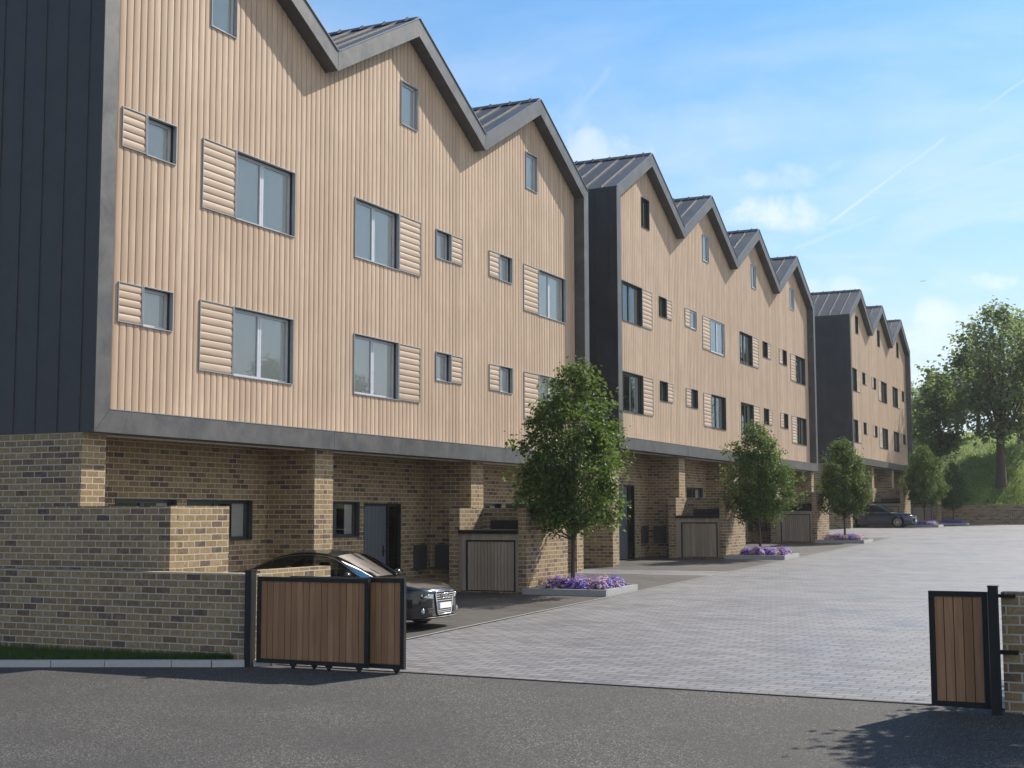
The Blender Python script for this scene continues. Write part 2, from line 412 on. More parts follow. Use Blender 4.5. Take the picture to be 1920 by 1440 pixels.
# trim the near edge to the threshold line
pv.v = [(x, thr(x) if abs(y-15.7) < 1e-6 else y, z) for x, y, z in pv.v]
tag(obj('paved_street', pv, M['pavers']), kind='structure')
dk = MB()
for y0, y1 in ((17.6,36.2),(38.3,64.4),(76.9,95.4)): sheet(-16.6, -11.15, y0, y1, .008, dk)
tag(obj('driveway_paving', dk, M['darkpavers']), kind='structure')
ed = sheet(-11.15, -11.09, 17.6, 95.4, .0125)
tag(obj('paving_edge_strip', ed, M['edging']), kind='structure')
tk = MB(); tk.beam((-11.45, thr(-11.45), gz(15.9)+.004), (-1.55, thr(-1.55), gz(15.6)+.004), .055, .012)
tag(obj('gate_track', tk, M['black']), kind='structure')

# kerb + verge in front of the left boundary wall
KP = [(-24,10.7),(-20,12.35),(-16,13.9),(-14.84,14.34),(-13.4,14.9),(-12.5,15.24),(-11.96,15.43),(-11.55,15.62),(-11.3,15.84),(-11.2,16.1)]
kb = MB()
for (xa, ya), (xb, yb) in zip(KP, KP[1:]):
    L = math.hypot(xb-xa, yb-ya); n = max(1, round(L/.75))
    for k in range(n):
        f0, f1 = k/n, (k+1)/n - (.012/L if L > .5 else 0)
        p = (xa+(xb-xa)*f0, ya+(yb-ya)*f0); q = (xa+(xb-xa)*f1, ya+(yb-ya)*f1)
        kb.beam((p[0],p[1],gz(p[1])+.035), (q[0],q[1],gz(q[1])+.035), .13, .11)
tag(obj('kerb', kb, M['kerb']), kind='structure')
vg = MB()
for (xa, ya), (xb, yb) in zip(KP[:-2], KP[1:-1]):
    vg.face([(xa,ya+.05,gz(ya)+.07),(xb,yb+.05,gz(yb)+.07),(xb,15.66,gz(15.6)+.085),(xa,15.66,gz(15.6)+.085)])
tag(obj('grass_verge', vg, M['grass']), kind='structure')
rng = random.Random(3)
gb = MB()
for k in range(9000):
    x = rng.uniform(-18, -11.5); 
    ky = np.interp(x, [p[0] for p in KP], [p[1] for p in KP])+.09
    if ky > 15.6: continue
    y = rng.uniform(ky, 15.64); z = gz(y)+.07
    h = rng.uniform(.04,.11)*(1.25 if y > 15.5 else 1); a1 = rng.uniform(0,2*PI); ww = rng.uniform(.004,.008)
    lx, ly = rng.gauss(0,.03), rng.gauss(0,.03); u = rng.random()
    gb.face([(x-ww*math.cos(a1),y-ww*math.sin(a1),z),(x+ww*math.cos(a1),y+ww*math.sin(a1),z),(x+lx,y+ly,z+h)], 0, [(u,0)]*3)
tag(obj('grass_blades', gb, M['blade']), 'short dark green grass on the verge below the left brick boundary wall', 'grass', kind='stuff')

# ------------------------------------------------------------------ boundary walls, gates
def wall_thing(name, boxes, label, z0, cap=None):
    r = thing(name, ((boxes[0][0]+boxes[0][1])/2, boxes[0][2], z0), label, 'wall')
    for (x0,x1,y0,y1,za,zb) in boxes:
        mb = MB(); mb.box(x0-r.location.x,x1-r.location.x,y0-r.location.y,y1-r.location.y,za-z0,zb-z0)
        obj('brick_face', mb, M['brick'], r, offs=(x0%1, y0*3.7 % 1))
    return r
wall_thing('boundary_wall', [(-24,-11.55,15.66,15.93,-2.4,-.835),(-11.76,-11.55,15.93,17.75,-2.4,-.80)], 'long low brick boundary wall behind the grass verge, left of the wide sliding gate', -2.1)
wr = wall_thing('boundary_wall', [(-1.53,6,15.32,15.54,-2.4,-.85)], 'low brick boundary wall at the right edge, beside the narrow gate', -2.1)
hb = MB(); hb.box(-1.56,-1.38,15.29,15.322,-.905,-.87); hb.box(-1.56,-1.37,15.29,15.322,-1.50,-1.455)
obj('wall_bracket', hb, M['black'], wr, loc=tuple(-v for v in wr.location))
wall_thing('garden_wall', [(-24,-13.3,16.08,16.27,-2.4,.128),(-13.5,-13.3,16.27,17.5,-2.4,.128)], 'tall brick garden wall returning beside the nearest house, its end face sunlit', -2.0)

def gate_leaf(x0, x1, y, z0, z1, n, label, rollers, handle=None, fwid=.06):
    r = thing('gate_leaf', ((x0+x1)/2, y, z0), label, 'gate')
    L = (x1-x0)/2; H = z1-z0; fr = MB(); d = .03
    fr.box(-L,L,-d,d,0,fwid); fr.box(-L,L,-d,d,H-fwid,H)
    fr.box(-L,-L+fwid,-d,d,fwid,H-fwid); fr.box(L-fwid,L,-d,d,fwid,H-fwid)
    obj('gate_frame', fr, M['black'], r)
    bd = MB(); wdt = (2*L-2*fwid)/n
    for k in range(n):
        a0 = -L+fwid+k*wdt; bd.box(a0+.004, a0+wdt-.004, -.012+.003*(k%3), .014, fwid, H-fwid)
        i = len(bd.f)
        for q in range(i-6, i):
            P = [bd.v[j] for j in bd.f[q]]
            bd.uv[q] = [((k+.5)*.1013 + (p[0]-a0-wdt/2)*.9 + x0*7.3//.1013*.1013, p[2]) for p in P]
    obj('board_panel', bd, M['gatewood'], r)
    bk = MB(); bk.box(-L+fwid,L-fwid,.0145,.022,fwid,H-fwid)
    obj('backing_sheet', bk, M['black'], r)
    for px in rollers:
        mb = MB(); x = px-(x0+x1)/2
        mb.prism([(-.05,0),(-.012,-.05),(.012,-.05),(.05,0)][::-1], -.02, .02)
        mb.v = [(vy+x, vx, vz) for vx, vy, vz in mb.v]
        mb.lathe([(0,-.012),(.024,-.012),(.024,.012),(0,.012)], (x,0,-.045), 'y', 14)
        obj('roller', mb, M['black'], r)
    return r
gate_leaf(-11.38,-9.57,15.66,-2.05,-.868,17, 'wide timber sliding gate leaf in black frame beside the left gatepost', [-10.78,-10.2,-9.72])
gate_leaf(-10.9,-9.075,15.76,-2.055,-.858,17, 'timber gate leaf half hidden behind the wide sliding leaf, in front of the grey car', [-9.2,-10.5])
gate_leaf(-2.265,-1.66,15.27,-2.065,-.846,5, 'narrow timber gate leaf of five boards in black frame on the right', [], fwid=.055)
def post(x0, x1, y, z0, z1, label):
    r = thing('gate_post', ((x0+x1)/2, y, z0), label, 'gatepost'); L = (x1-x0)/2
    mb = MB(); mb.box(-L,L,-.06,.06,0,z1-z0); obj('post_shaft', mb, M['black'], r)
    mb = MB(); mb.box(-L-.006,L+.006,-.066,.066,z1-z0,z1-z0+.012); obj('post_cap', mb, M['black'], r)
post(-11.535,-11.43,15.62,-2.15,-.79, 'black steel gatepost at the end of the left boundary wall')
post(-1.645,-1.55,15.22,-2.15,-.79, 'black steel gatepost between the narrow gate and the right wall')

# ------------------------------------------------------------------ houses
WU = 6.9; ZFB, ZFT, ZV, ZP = 1.303, 1.673, 9.644, 11.516; SL = (ZP-ZV)/(WU/2); FT = .43; RX = -.33; DEP = -10.
def roofz(y): return ZV + SL*(y if y < WU/2 else WU-y)
WINS = {'A': [('sh',.80,1.39,4.83,5.51,5),('w',1.42,2.17,4.83,5.51,1),('sh',2.92,3.89,4.22,5.51,9),('w',3.92,5.82,4.22,5.51,2),
              ('sh',.80,1.39,1.87,2.54,5),('w',1.42,2.17,1.87,2.54,1),('sh',2.92,3.89,1.26,2.54,9),('w',3.92,5.82,1.26,2.54,2),('g',3.10,3.84,7.67,8.68,1)],
        'B': [('w',1.20,3.06,4.22,5.51,2),('sh',3.09,4.07,4.22,5.51,9),('w',4.85,5.59,4.83,5.51,1),('sh',5.62,6.20,4.83,5.51,5),
              ('w',1.20,3.06,1.26,2.54,2),('sh',3.09,4.07,1.26,2.54,9),('w',4.85,5.59,1.87,2.54,1),('sh',5.62,6.20,1.87,2.54,5),('g',3.15,3.89,7.67,8.68,1)]}
GF = {'A': [(2.10,3.70,-1.80,-1.04,2),(4.05,6.03,-1.80,-1.04,2)], 'B': [(1.55,3.19,-1.81,-1.04,2)]}
CACHE = {}
def cached(key, fn, mats, force=None, offs=(0,0)):
    if key not in CACHE:
        CACHE[key] = fn().mesh(key if isinstance(key, str) else key[0], mats if isinstance(mats, list) else [mats], offs, force)
    return CACHE[key]

def cladding(typ):
    mb = MB(); p = .1725; T = [0,.05,.14,.3,.5,.7,.86,.95,1]
    prof = lambda t: -.020 if t < .012 or t > .988 else .030*math.sqrt(max(0, 1-(2*t-1)**2))*.85
    xo = [-.014,.0105,.0150,.0185,.020,.0185,.0150,.0105,-.014]
    ops = [(w[1]+.004,w[2]-.004,w[3]+ZFB+.004,w[4]+ZFB-.004) for w in WINS[typ]]
    cuts = set()
    for k in range(40):
        for tt in T: cuts.add(round((k+tt)*p, 5))
    for o in ops: cuts.add(round(o[0],5)); cuts.add(round(o[1],5))
    cuts.add(WU/2); ys = sorted(c for c in cuts if 0 <= c <= WU)
    ff = lambda y: float(np.interp((y/p) % 1.0, T, xo))
    e = 1e-5
    for y0, y1 in zip(ys, ys[1:]):
        if y1-y0 < 1e-4: continue
        x0, x1 = RX+ff(y0+e), RX+ff(y1-e); ym = (y0+y1)/2
        zt0, zt1 = roofz(y0)-.2, roofz(y1)-.2
        seg = [(ZFT-.05, None)]; holes = sorted([(o[2],o[3]) for o in ops if o[0] <= ym <= o[1]])
        z = ZFT-.05
        for (a, b) in holes:
            mb.face([(x0,y0,z),(x1,y1,z),(x1,y1,a),(x0,y0,a)]); z = b
        mb.face([(x0,y0,z),(x1,y1,z),(x1,y1,zt1),(x0,y0,zt0)])
    return mb

def fascia(first, last):
    """gable band with edge-highlight strips, and the end verticals"""
    mb = MB(); x0, x1 = -.46, 0.; e0 = .004
    yl = .34 if first else 0.; yr = WU-.34 if last else WU
    li, ri = roofz(yl)-FT, roofz(yr)-FT
    if first: mb.prism([(0,ZFB),(.34,ZFT),(.34,li),(0,ZV)], x0, x1)
    if last: mb.prism([(WU-.34,ZFT),(WU,ZFB),(WU,ZV),(WU-.34,ri)], x0, x1)
    mb.prism([(yl+e0, li+.004),(WU/2-.001,ZP-FT),(WU/2-.001,ZP),(e0*2,ZV+.006)], x0, x1)
    mb.prism([(WU/2+.001, ZP-FT), (yr-e0, ri+.004), (WU-e0*2, ZV+.006), (WU/2+.001, ZP)], x0, x1)
    mb.beam((-.005,0.01,ZV+.008),(-.005,WU/2,ZP+.012),.05,.016, (0,-SL,1), 1)  # pale strips stand in for the highlight along the outer edge
    mb.beam((-.005,WU/2,ZP+.012),(-.005,WU-.01,ZV+.008),.05,.016, (0,SL,1), 1)
    return mb
def low_fascia(first, last):
    mb = MB(); e0 = .004; yl = .34 if first else 0.; yr = WU-.34 if last else WU
    mb.prism([(e0*2 if first else e0, ZFB),(WU-(e0*2 if last else e0), ZFB),(yr-e0, ZFT-.003),(yl+e0, ZFT-.003)], -.46, 0)
    mb.box(-.34,.006,yl+.01,yr-.01,ZFT-.002,ZFT+.012,1)
    return mb

def roof(first, last):
    mb = MB(); th = .18
    for s in (0, 1):
        y0, y1 = (0, WU/2) if s == 0 else (WU/2, WU)
        z0, z1 = (ZV, ZP) if s == 0 else (ZP, ZV)
        o = -.012
        P = [(y0,z0+o),(y1,z1+o),(y1,z1+o-th),(y0,z0+o-th)]
        mb.prism(P[::-1], DEP, -.03)
        x = -.55
        while x > DEP:
            mb.beam((x,y0+.05,z0+ (SL*.05 if s==0 else -SL*.05)+.012),(x,y1-(.05 if s else .0),z1+(SL*.05 if s else 0)+.012),.017,.045,(0,-SL if s==0 else SL,1),1); x -= .62
    # ridge capping with lapped joints
    mb.prism([(WU/2-.16,ZP-.065),(WU/2+.16,ZP-.065),(WU/2,ZP+.055)], DEP, -.04)
    x = -.3
    while x > DEP:
        mb.prism([(WU/2-.18,ZP-.07),(WU/2+.18,ZP-.07),(WU/2,ZP+.085)], x-.05, x); x -= .62
    return mb

def panel_wall(y_out, sgn):
    """dark standing-seam end wall; y_out: outer plane, sgn: -1 faces -Y"""
    mb = MB(); t0, t1 = sorted((y_out, y_out-sgn*.12))
    mb.box(DEP, -.004, t0, t1, ZFB-.004, ZV-.02)
    x = -.30
    while x > DEP:
        a, b = sorted((y_out, y_out+sgn*.014)); mb.box(x-.008, x+.008, a, b, ZFB+.01, ZV-.04); x -= .47
    return mb

def holed(y0, y1, z0, z1, holes, x):
    mb = MB(); ys = sorted({y0,y1,*[h[0] for h in holes],*[h[1] for h in holes]})
    for a, b in zip(ys, ys[1:]):
        z = z0
        for h in sorted(h for h in holes if h[0] <= (a+b)/2 <= h[1]):
            if h[2] > z: mb.face([(x,a,z),(x,b,z),(x,b,h[2]),(x,a,h[2])])
            z = h[3]
        mb.face([(x,a,z),(x,b,z),(x,b,z1),(x,a,z1)])
    return mb

def win_shell(w, h, trim, mat_in, depth=.6, x0=0., tw=.015):
    """y 0..w, z 0..h, x measured from the wall face (0 = wall face, negative = inside). slots: 0 trim 1 reveal 2 room"""
    mb = MB(); d = .125
    for (a,b,c,e) in ((-tw,w+tw,-tw,0),(-tw,w+tw,h,h+tw),(-tw,0,0,h),(w,w+tw,0,h)): mb.box(-.05+x0, .012+trim+x0, a, b, c, e, 0)
    i = .002; X0, X1 = -.05+x0, -d-.06+x0
    mb.face([(X0,i,i),(X1,i,i),(X1,w-i,i),(X0,w-i,i)][::-1],1); mb.face([(X0,i,h-i),(X1,i,h-i),(X1,w-i,h-i),(X0,w-i,h-i)],1)
    mb.face([(X0,i,i),(X0,i,h-i),(X1,i,h-i),(X1,i,i)],1); mb.face([(X0,w-i,i),(X0,w-i,h-i),(X1,w-i,h-i),(X1,w-i,i)][::-1],1)
    R0, R1 = X1-.002, -depth+x0; i = .004
    for P in ([(R0,i,i),(R1,i,i),(R1,w-i,i),(R0,w-i,i)][::-1],[(R0,i,h-i),(R1,i,h-i),(R1,w-i,h-i),(R0,w-i,h-i)],[(R0,i,i),(R0,i,h-i),(R1,i,h-i),(R1,i,i)],[(R0,w-i,i),(R0,w-i,h-i),(R1,w-i,h-i),(R1,w-i,i)][::-1],[(R1,i,i),(R1,w-i,i),(R1,w-i,h-i),(R1,i,h-i)]): mb.face(P,2)
    return mb
def sash(w, h, n, x0=0., fwid=.055):
    mb = MB(); a, b = -.155+x0, -.105+x0; wd = w/n
    for k in range(n):
        p, q = k*wd+.003, (k+1)*wd-.003
        mb.box(a,b,p,q,.003,fwid); mb.box(a,b,p,q,h-fwid,h-.003); mb.box(a,b,p,p+fwid,fwid,h-fwid); mb.box(a,b,q-fwid,q,fwid,h-fwid)
    return mb
def quad_x(x, y0, y1, z0, z1):
    mb = MB(); mb.face([(x,y0,z0),(x,y1,z0),(x,y1,z1),(x,y0,z1)]); return mb
def blind_mesh(w, h, x0, frac=1.):
    mb = MB(); n = 24; rows = []
    for zz in (.02, h-.02):
        rows.append([(-.148+x0+.002*math.sin(k*2.1), .02+(w-.04)*(1-frac)+(w-.04)*frac*k/n, zz) for k in range(n+1)])
    mb.grid(rows); return mb

def window(parent, off, y0, y1, z0, z1, n, style, xw=RX+.018, zc=0.):
    w, h = y1-y0, z1-z0; key = (round(w,3), round(h,3), n, style)
    o = link('window', cached(('window',)+key, lambda: win_shell(w,h,.012,None,.75), [M['trim'] if style not in ('dark','gf') else M['trimdark'],M['reveal'],M['room'] if style not in ('dark','gf') else M['roomdark']]), parent, (off[0]+xw, off[1]+y0, off[2]+z0))
    link('window_frame', cached(('window_frame',style in ('dark','gf'))+key[:3], lambda: sash(w,h,n), M['framedark'] if style in ('dark','gf') else M['frame']), o)
    link('pane', cached(('pane',style=='mirror')+key[:2], lambda: quad_x(-.130,.02,w-.02,.02,h-.02), M['glassr'] if style == 'mirror' else M['glass']), o)
    if style in ('blind','mirror','pale'): link('blind', cached(('blind',)+key[:2], lambda: blind_mesh(w,h,0.), M['blind']), o)
    if style in ('mirror','pale'):
        for ch in o.children: ch.location.x += .085 if style == 'mirror' else .045
    if style in ('curtain','dark','gf'): link('curtain', cached(('curtain',)+key[:2], lambda: blind_mesh(w,h,0.,.22), M['curtain']), o)
    return o

def louvre(w, h, n):
    mb = MB(); tw = .014; x = RX+.028
    for (a,b,c,e) in ((0,w,0,tw),(0,w,h-tw,h),(0,tw,tw,h-tw),(w-tw,w,tw,h-tw)): mb.box(x-.05, x+.014, a, b, c, e, 1)
    ph = (h-2*tw)/n
    for k in range(n):
        z0 = tw+k*ph; rows = []
        for tt, xx in ((0,.012),(.04,.0165),(.25,.0205),(.5,.0225),(.75,.0185),(.96,.0125),(1,.007)):
            rows.append([(x-.016+xx, tw, z0+tt*ph),(x-.016+xx, w-tw, z0+tt*ph)])
        mb.grid(rows, 0, True, True)
        for r in range(6): mb.uv[-6+r] = None
    return mb

def house(typ, first, last, Ys, dz, label, styles, gfstyle='gf', group='gabled terraced houses'):
    Xf = -15.03; g0 = gz(Ys+3.4)
    r = thing('terraced_house', (Xf, Ys, g0), label, 'house', group)
    O = (0, 0, dz-g0)
    link('timber_cladding', cached(('timber_cladding',typ), lambda: cladding(typ), M['clad'], 0), r, O)
    link('gable_fascia', cached(('gable_fascia',first,last), lambda: fascia(first,last), [M['fascia'],M['hilite']]), r, O)
    link('lower_fascia', cached(('lower_fascia',first,last), lambda: low_fascia(first,last), [M['fascia'],M['hilite']]), r, O)
    link('roof', cached(('roof',), lambda: roof(first,last), [M['roof'],M['seam']]), r, O)
    if first: link('zinc_end_wall', cached(('endA',), lambda: panel_wall(-.010,-1), M['side']), r, O)
    if last: link('zinc_end_wall', cached(('endB',), lambda: panel_wall(WU+.010,1), M['side']), r, O)
    bw = MB(); bw.box(DEP, DEP+.2, 0.01, WU-.01, -3, ZV-.2)
    link('rear_wall', cached(('rear_wall',), lambda: bw, M['side']), r, O)
    for k, (kd, y0, y1, z0, z1, n) in enumerate(WINS[typ]):
        if kd == 'sh':
            link('louvre_panel', cached(('louvre',round(y1-y0,3),round(z1-z0,3)), lambda: louvre(y1-y0,z1-z0,n), [M['slat'],M['trim']]), r, (O[0], O[1]+y0, O[2]+ZFB+z0))
        else:
            st = styles.get('g' if kd == 'g' else ('u' if z1 > 5 else 'l'), 'dark')
            window(r, O, y0, y1, ZFB+z0, ZFB+z1, n, st)
    # ground floor
    holes = [(a,b,ZFB+c,ZFB+d) for a,b,c,d,_ in GF[typ]]
    if typ == 'B': holes.append((3.42,5.12,-3.,ZFB-1.06))
    yl, yr = (.55 if first else .34), (WU-.5 if last else WU-.34)
    link('brick_wall', cached(('brick_wall',typ,first,last), lambda: holed(yl-.02,yr+.02,-3,ZFB+.05,holes,-1.40), M['brick']), r, O)
    def wing():
        mb = MB()
        if first: mb.box(-1.9 if False else DEP,-.245,.002,.55,-3,ZFB-.004)
        else: mb.box(-1.6,-.245,.004,.34,-3,ZFB+.03)
        return mb
    link('wing_wall', cached(('wing',first), wing, M['brick']), r, O)
    def wing2():
        mb = MB(); mb.box(DEP if last else -1.6,-.245,yr,WU-.002 if last else WU-.004,-3,ZFB-.004 if last else ZFB+.03); return mb
    link('wing_wall', cached(('wing2',last), wing2, M['brick']), r, O)
    def soff():
        mb = MB(); mb.box(-1.42,-.462,yl,yr,ZFB+.031,ZFB+.08,0); mb.box(-.50,-.465,yl+.02,yr-.02,ZFB-.03,ZFB+.03,1); return mb
    link('soffit', cached(('soffit',first,last), soff, [M['soffit'],M['cream']]), r, O)
    for (a,b,c,d,n) in GF[typ]: window(r, O, a, b, ZFB+c, ZFB+d, n, gfstyle, -1.40)
    if typ == 'B':
        zg = gz(Ys+4.2)-dz+.03; zt = ZFB-1.06
        H = zt-zg
        mb = MB(); mb.box(-1.50,-1.455,3.46,4.50,zg,zt-.05)
        for k in range(6): mb.box(-1.456,-1.449,3.50+k*.165,3.50+k*.165+.155,zg+.05,zt-.08)
        dr = obj('front_door', mb, M['door'], r, O)
        hd = MB(); hd.box(-1.45,-1.40,4.36,4.385,zg+.98,zg+1.005); hd.box(-1.415,-1.40,4.27,4.40,zg+.98,zg+1.005); hd.box(-1.449,-1.44,4.35,4.395,zg+.86,zg+1.12)
        obj('handle', hd, M['black'], dr)
        fr = MB()
        for (p,q,s,u) in ((3.42,3.46,zg,zt),(4.50,4.58,zg,zt),(5.06,5.12,zg,zt)): fr.box(-1.52,-1.41,p,q,s,u)
        fr.box(-1.52,-1.41,3.46,4.50,zt-.05,zt); fr.box(-1.52,-1.41,4.58,5.06,zt-.05,zt); fr.box(-1.52,-1.41,4.58,5.06,zg,zg+.08)
        fr.box(-2.2,-2.15,3.42,5.12,zg,zt); 
        fr.box(-2.15,-1.52,4.54,4.56,zg,zt); fr.box(-2.15,-1.52,5.1,5.12,zg,zt)
        ff = obj('door_frame', fr, M['black'], r, O)
        obj('sidelight', quad_x(-1.46,4.57,5.07,zg+.07,zt-.04), M['glass'], ff)
        mb = MB(); mb.box(-1.41,-1.30,5.72,6.22,zg+.50,zg+1.10); mb.box(-1.302,-1.292,5.745,6.195,zg+.53,zg+1.07); obj('meter_box', mb, M['meter'], r, O)
        mb = MB(); mb.box(-1.17,-.76,WU-.50 if not last else yr-.1,WU-.335 if not last else yr+.004,zg+.50,zg+1.10); obj('meter_box', mb, M['meter'], r, O)
    return r
B1, B2, B3 = 16.298, 39.400, 75.747; D2, D3 = .7174, 1.4444
bl = {'u':'blind','l':'blind','g':'pale'}
house('A', True, False, B1, 0, 'nearest timber house with the tall dark zinc end wall and brick corner pier', bl)
house('B', False, False, B1+WU, 0, 'timber gabled house with the slate door behind the grey car, second from the near end', bl)
house('A', False, True, B1+2*WU, 0, 'timber gabled house behind the largest street tree, last before the first gap', bl)
house('B', True, False, B2, D2, 'timber gabled house with narrow dark end wall just beyond the first gap', {'u':'dark','l':'dark','g':'dark'})
house('A', False, False, B2+WU, D2, 'timber gabled house of the middle terrace above the second brick bin store', {'u':'mirror','l':'dark','g':'mirror'})
house('B', False, False, B2+2*WU, D2, 'timber gabled house of the middle terrace behind the second street tree', {'u':'dark','l':'dark','g':'mirror'})
house('A', False, True, B2+3*WU, D2, 'timber gabled house at the far end of the middle terrace, behind the third street tree', {'u':'dark','l':'dark','g':'mirror'})
house('B', True, False, B3, D3, 'distant timber gabled house with broad dark end wall above the parked navy car', {'u':'dark','l':'dark','g':'dark'})
house('A', False, False, B3+WU, D3, 'middle house of the farthest three-gabled terrace, beyond the navy car', {'u':'dark','l':'dark','g':'dark'})
house('B', False, True, B3+2*WU, D3, 'farthest timber gabled house at the grassy bank end of the row', {'u':'dark','l':'dark','g':'dark'})

# ------------------------------------------------------------------ bin stores, planters
def bin_store(b, H, label):
    g0 = gz(b-1.2); r = thing('bin_store', (-13.3, b, g0), label, 'bin store', 'brick bin stores in front of the houses')
    w = MB(); w.box(-.2,0,-1.38,1.1,-.4,H); obj('side_wall', w, M['brick'], r, offs=(.07,.03))
    w = MB(); w.box(-1.77,-.2,-.1,.12,-.4,H-.002); obj('back_wall', w, M['brick'], r)
    w = MB(); w.box(-2.05,-1.77,-1.34,1.1,-.4,H-.001); obj('side_wall', w, M['brick'], r, offs=(.02,.03))
    w = MB(); w.box(-1.77,-.2,-1.34,-1.24,-.1,.04); obj('plinth', w, M['brick'], r)
    fr = MB(); fr.box(-1.768,-1.585,-1.36,-1.28,.04,1.39); fr.box(-.285,-.202,-1.36,-1.28,.04,1.39); fr.box(-1.585,-.285,-1.36,-1.28,1.24,1.39)
    obj('timber_surround', fr, M['binwood'], r)
    ft = MB(); ft.box(-1.583,-1.553,-1.372,-1.29,.04,1.238); ft.box(-.317,-.287,-1.372,-1.29,.04,1.238); ft.box(-1.553,-.317,-1.372,-1.29,1.208,1.238)
    obj('door_trim', ft, M['black'], r)
    dr = MB(); n = 14; wd = 1.23/n
    for k in range(n): dr.box(-1.55+k*wd+.005,-1.55+(k+1)*wd-.005,-1.345-.006*(k%2),-1.30,.06,1.20)
    obj('door', dr, M['binwood'], r)
    c = MB(); c.box(-1.775,-.2,-1.42,-.22,1.39,1.475); obj('lid', c, M['black'], r)
    c = MB(); c.box(-1.5,-.21,-.22,-.105,1.475,1.70); obj('lid_upstand', c, M['plastic'], r)
    return r
BN = [(B1+2*WU,2.0,'nearest brick bin store with grey timber door, just behind the grey car'),
      (B2+WU,2.1,'brick bin store with grey timber door beside the second street tree'),
      (B2+3*WU,2.2,'brick bin store with grey timber door beside the third street tree'),
      (B3+WU,2.32,'distant brick bin store with grey timber door behind the navy car'),
      (B3+3*WU-.9,2.3,'farthest brick bin store, close to the end wall below the bank')]
for b in BN: bin_store(*b)

def planter(x0, x1, y0, y1, label):
    g0 = gz((y0+y1)/2); r = thing('planter_bed', ((x0+x1)/2,(y0+y1)/2,g0), label, 'planter', 'kerbed flower beds along the street')
    lx, ly = (x1-x0)/2, (y1-y0)/2; k = MB(); tk_ = .09; h = .15
    sl = (gz(y1)-gz(y0))/(y1-y0)
    def seg(a,b,c,d):
        n = 2
        for j in range(n):
            if b-a > d-c: k.box(a+(b-a)*j/n+.002,a+(b-a)*(j+1)/n-.002,c,d,-.08,h+sl*c)
            else: k.box(a,b,c+(d-c)*j/n+.002,c+(d-c)*(j+1)/n-.002,-.08,h+sl*(c+(d-c)*(j+.5)/n))
    seg(-lx,lx,-ly,-ly+tk_); seg(-lx,lx,ly-tk_,ly); seg(lx-tk_,lx,-ly+tk_,ly-tk_)
    obj('kerb_edge', k, M['planter'], r)
    s = MB(); n = 8; rg = random.Random(int(y0*10)); rows = []
    for i in range(n+1): rows.append([(-lx+2*lx*j/n*.97, -ly+tk_+(2*ly-2*tk_)*i/n, .10+rg.uniform(-.015,.03)) for j in range(n+1)])
    s.grid(rows); obj('soil', s, M['soil'], r)
    return r
def flowers(x0, x1, y0, y1, seed, n, label, pink=.5):
    rg = random.Random(seed); mb = MB(); cx, cy = (x0+x1)/2, (y0+y1)/2; g0 = gz(cy)+.1
    cl = [(rg.uniform(x0+.12,x1-.12), rg.uniform(y0+.12,y1-.12), rg.uniform(.16,.26), rg.random() < pink) for _ in range(46)]
    for (px, py, R, pk) in cl:
        for _ in range(n):
            a, e = rg.uniform(0,2*PI), math.acos(rg.uniform(0,1)); rad = R*rg.uniform(.6,1.05)
            c = Vector((px-cx+rad*math.sin(e)*math.cos(a), py-cy+rad*math.sin(e)*math.sin(a), .03+rad*math.cos(e)*1.15))
            nn = (c-Vector((px-cx,py-cy,-.1))).normalized(); u = nn.orthogonal().normalized(); u.rotate(Matrix.Rotation(rg.uniform(0,6.28),3,nn)); v = nn.cross(u)
            if rg.random() < .30:
                s = rg.uniform(.02,.045); t_ = rg.random()
                mb.face([c-u*s*.35,c+v*s,c+u*s*.35,c-v*s],1,[(t_,0)]*4)
            else:
                t_ = rg.uniform(.58,1.) if pk and rg.random() < .85 else rg.uniform(0,.5); s = rg.uniform(.02,.036)
                for k in range(2):
                    q = u if k == 0 else v; p = v if k == 0 else u
                    mb.face([c-q*s-p*s*.4+nn*s*.3,c-q*s+p*s*.4+nn*s*.3,c+p*s*.3,c-p*s*.3],0,[(t_,0)]*4)
                    mb.face([c+q*s-p*s*.4+nn*s*.3,c+q*s+p*s*.4+nn*s*.3,c+p*s*.3,c-p*s*.3],0,[(t_,0)]*4)
    o = obj('flowers', mb, [M['flower'],M['stem']], None, (cx,cy,g0))
    return tag(o, label, 'flowers', kind='stuff')
PB = [(B1+2*WU-.1,'kerbed bed at the foot of the nearest street tree','purple and pink flowers round the nearest street tree',.5),
      (B2+WU-.1,'kerbed bed below the second street tree, beside a bin store','purple and pink flowers below the second street tree',.4),
      (B2+3*WU-.3,'kerbed bed below the third street tree','pinkish purple flowers below the third street tree',.6),
      (B3+WU-1.0,'kerbed bed at the nose of the parked navy car','purple flowers in front of the parked navy car',.35),
      (B3+3*WU-2.6,'last kerbed bed, in the shade near the end wall','purple flowers in the shaded last bed near the end wall',.05)]
for k, (b, l1, l2, pk) in enumerate(PB):
    planter(-13.3+.003, -11.22, b-1.5, b+.55, l1)
    flowers(-13.0, -11.42, b-1.3, b+.35, 50+k, (170 if k == 0 else 120 if k < 3 else 80), l2, pk)

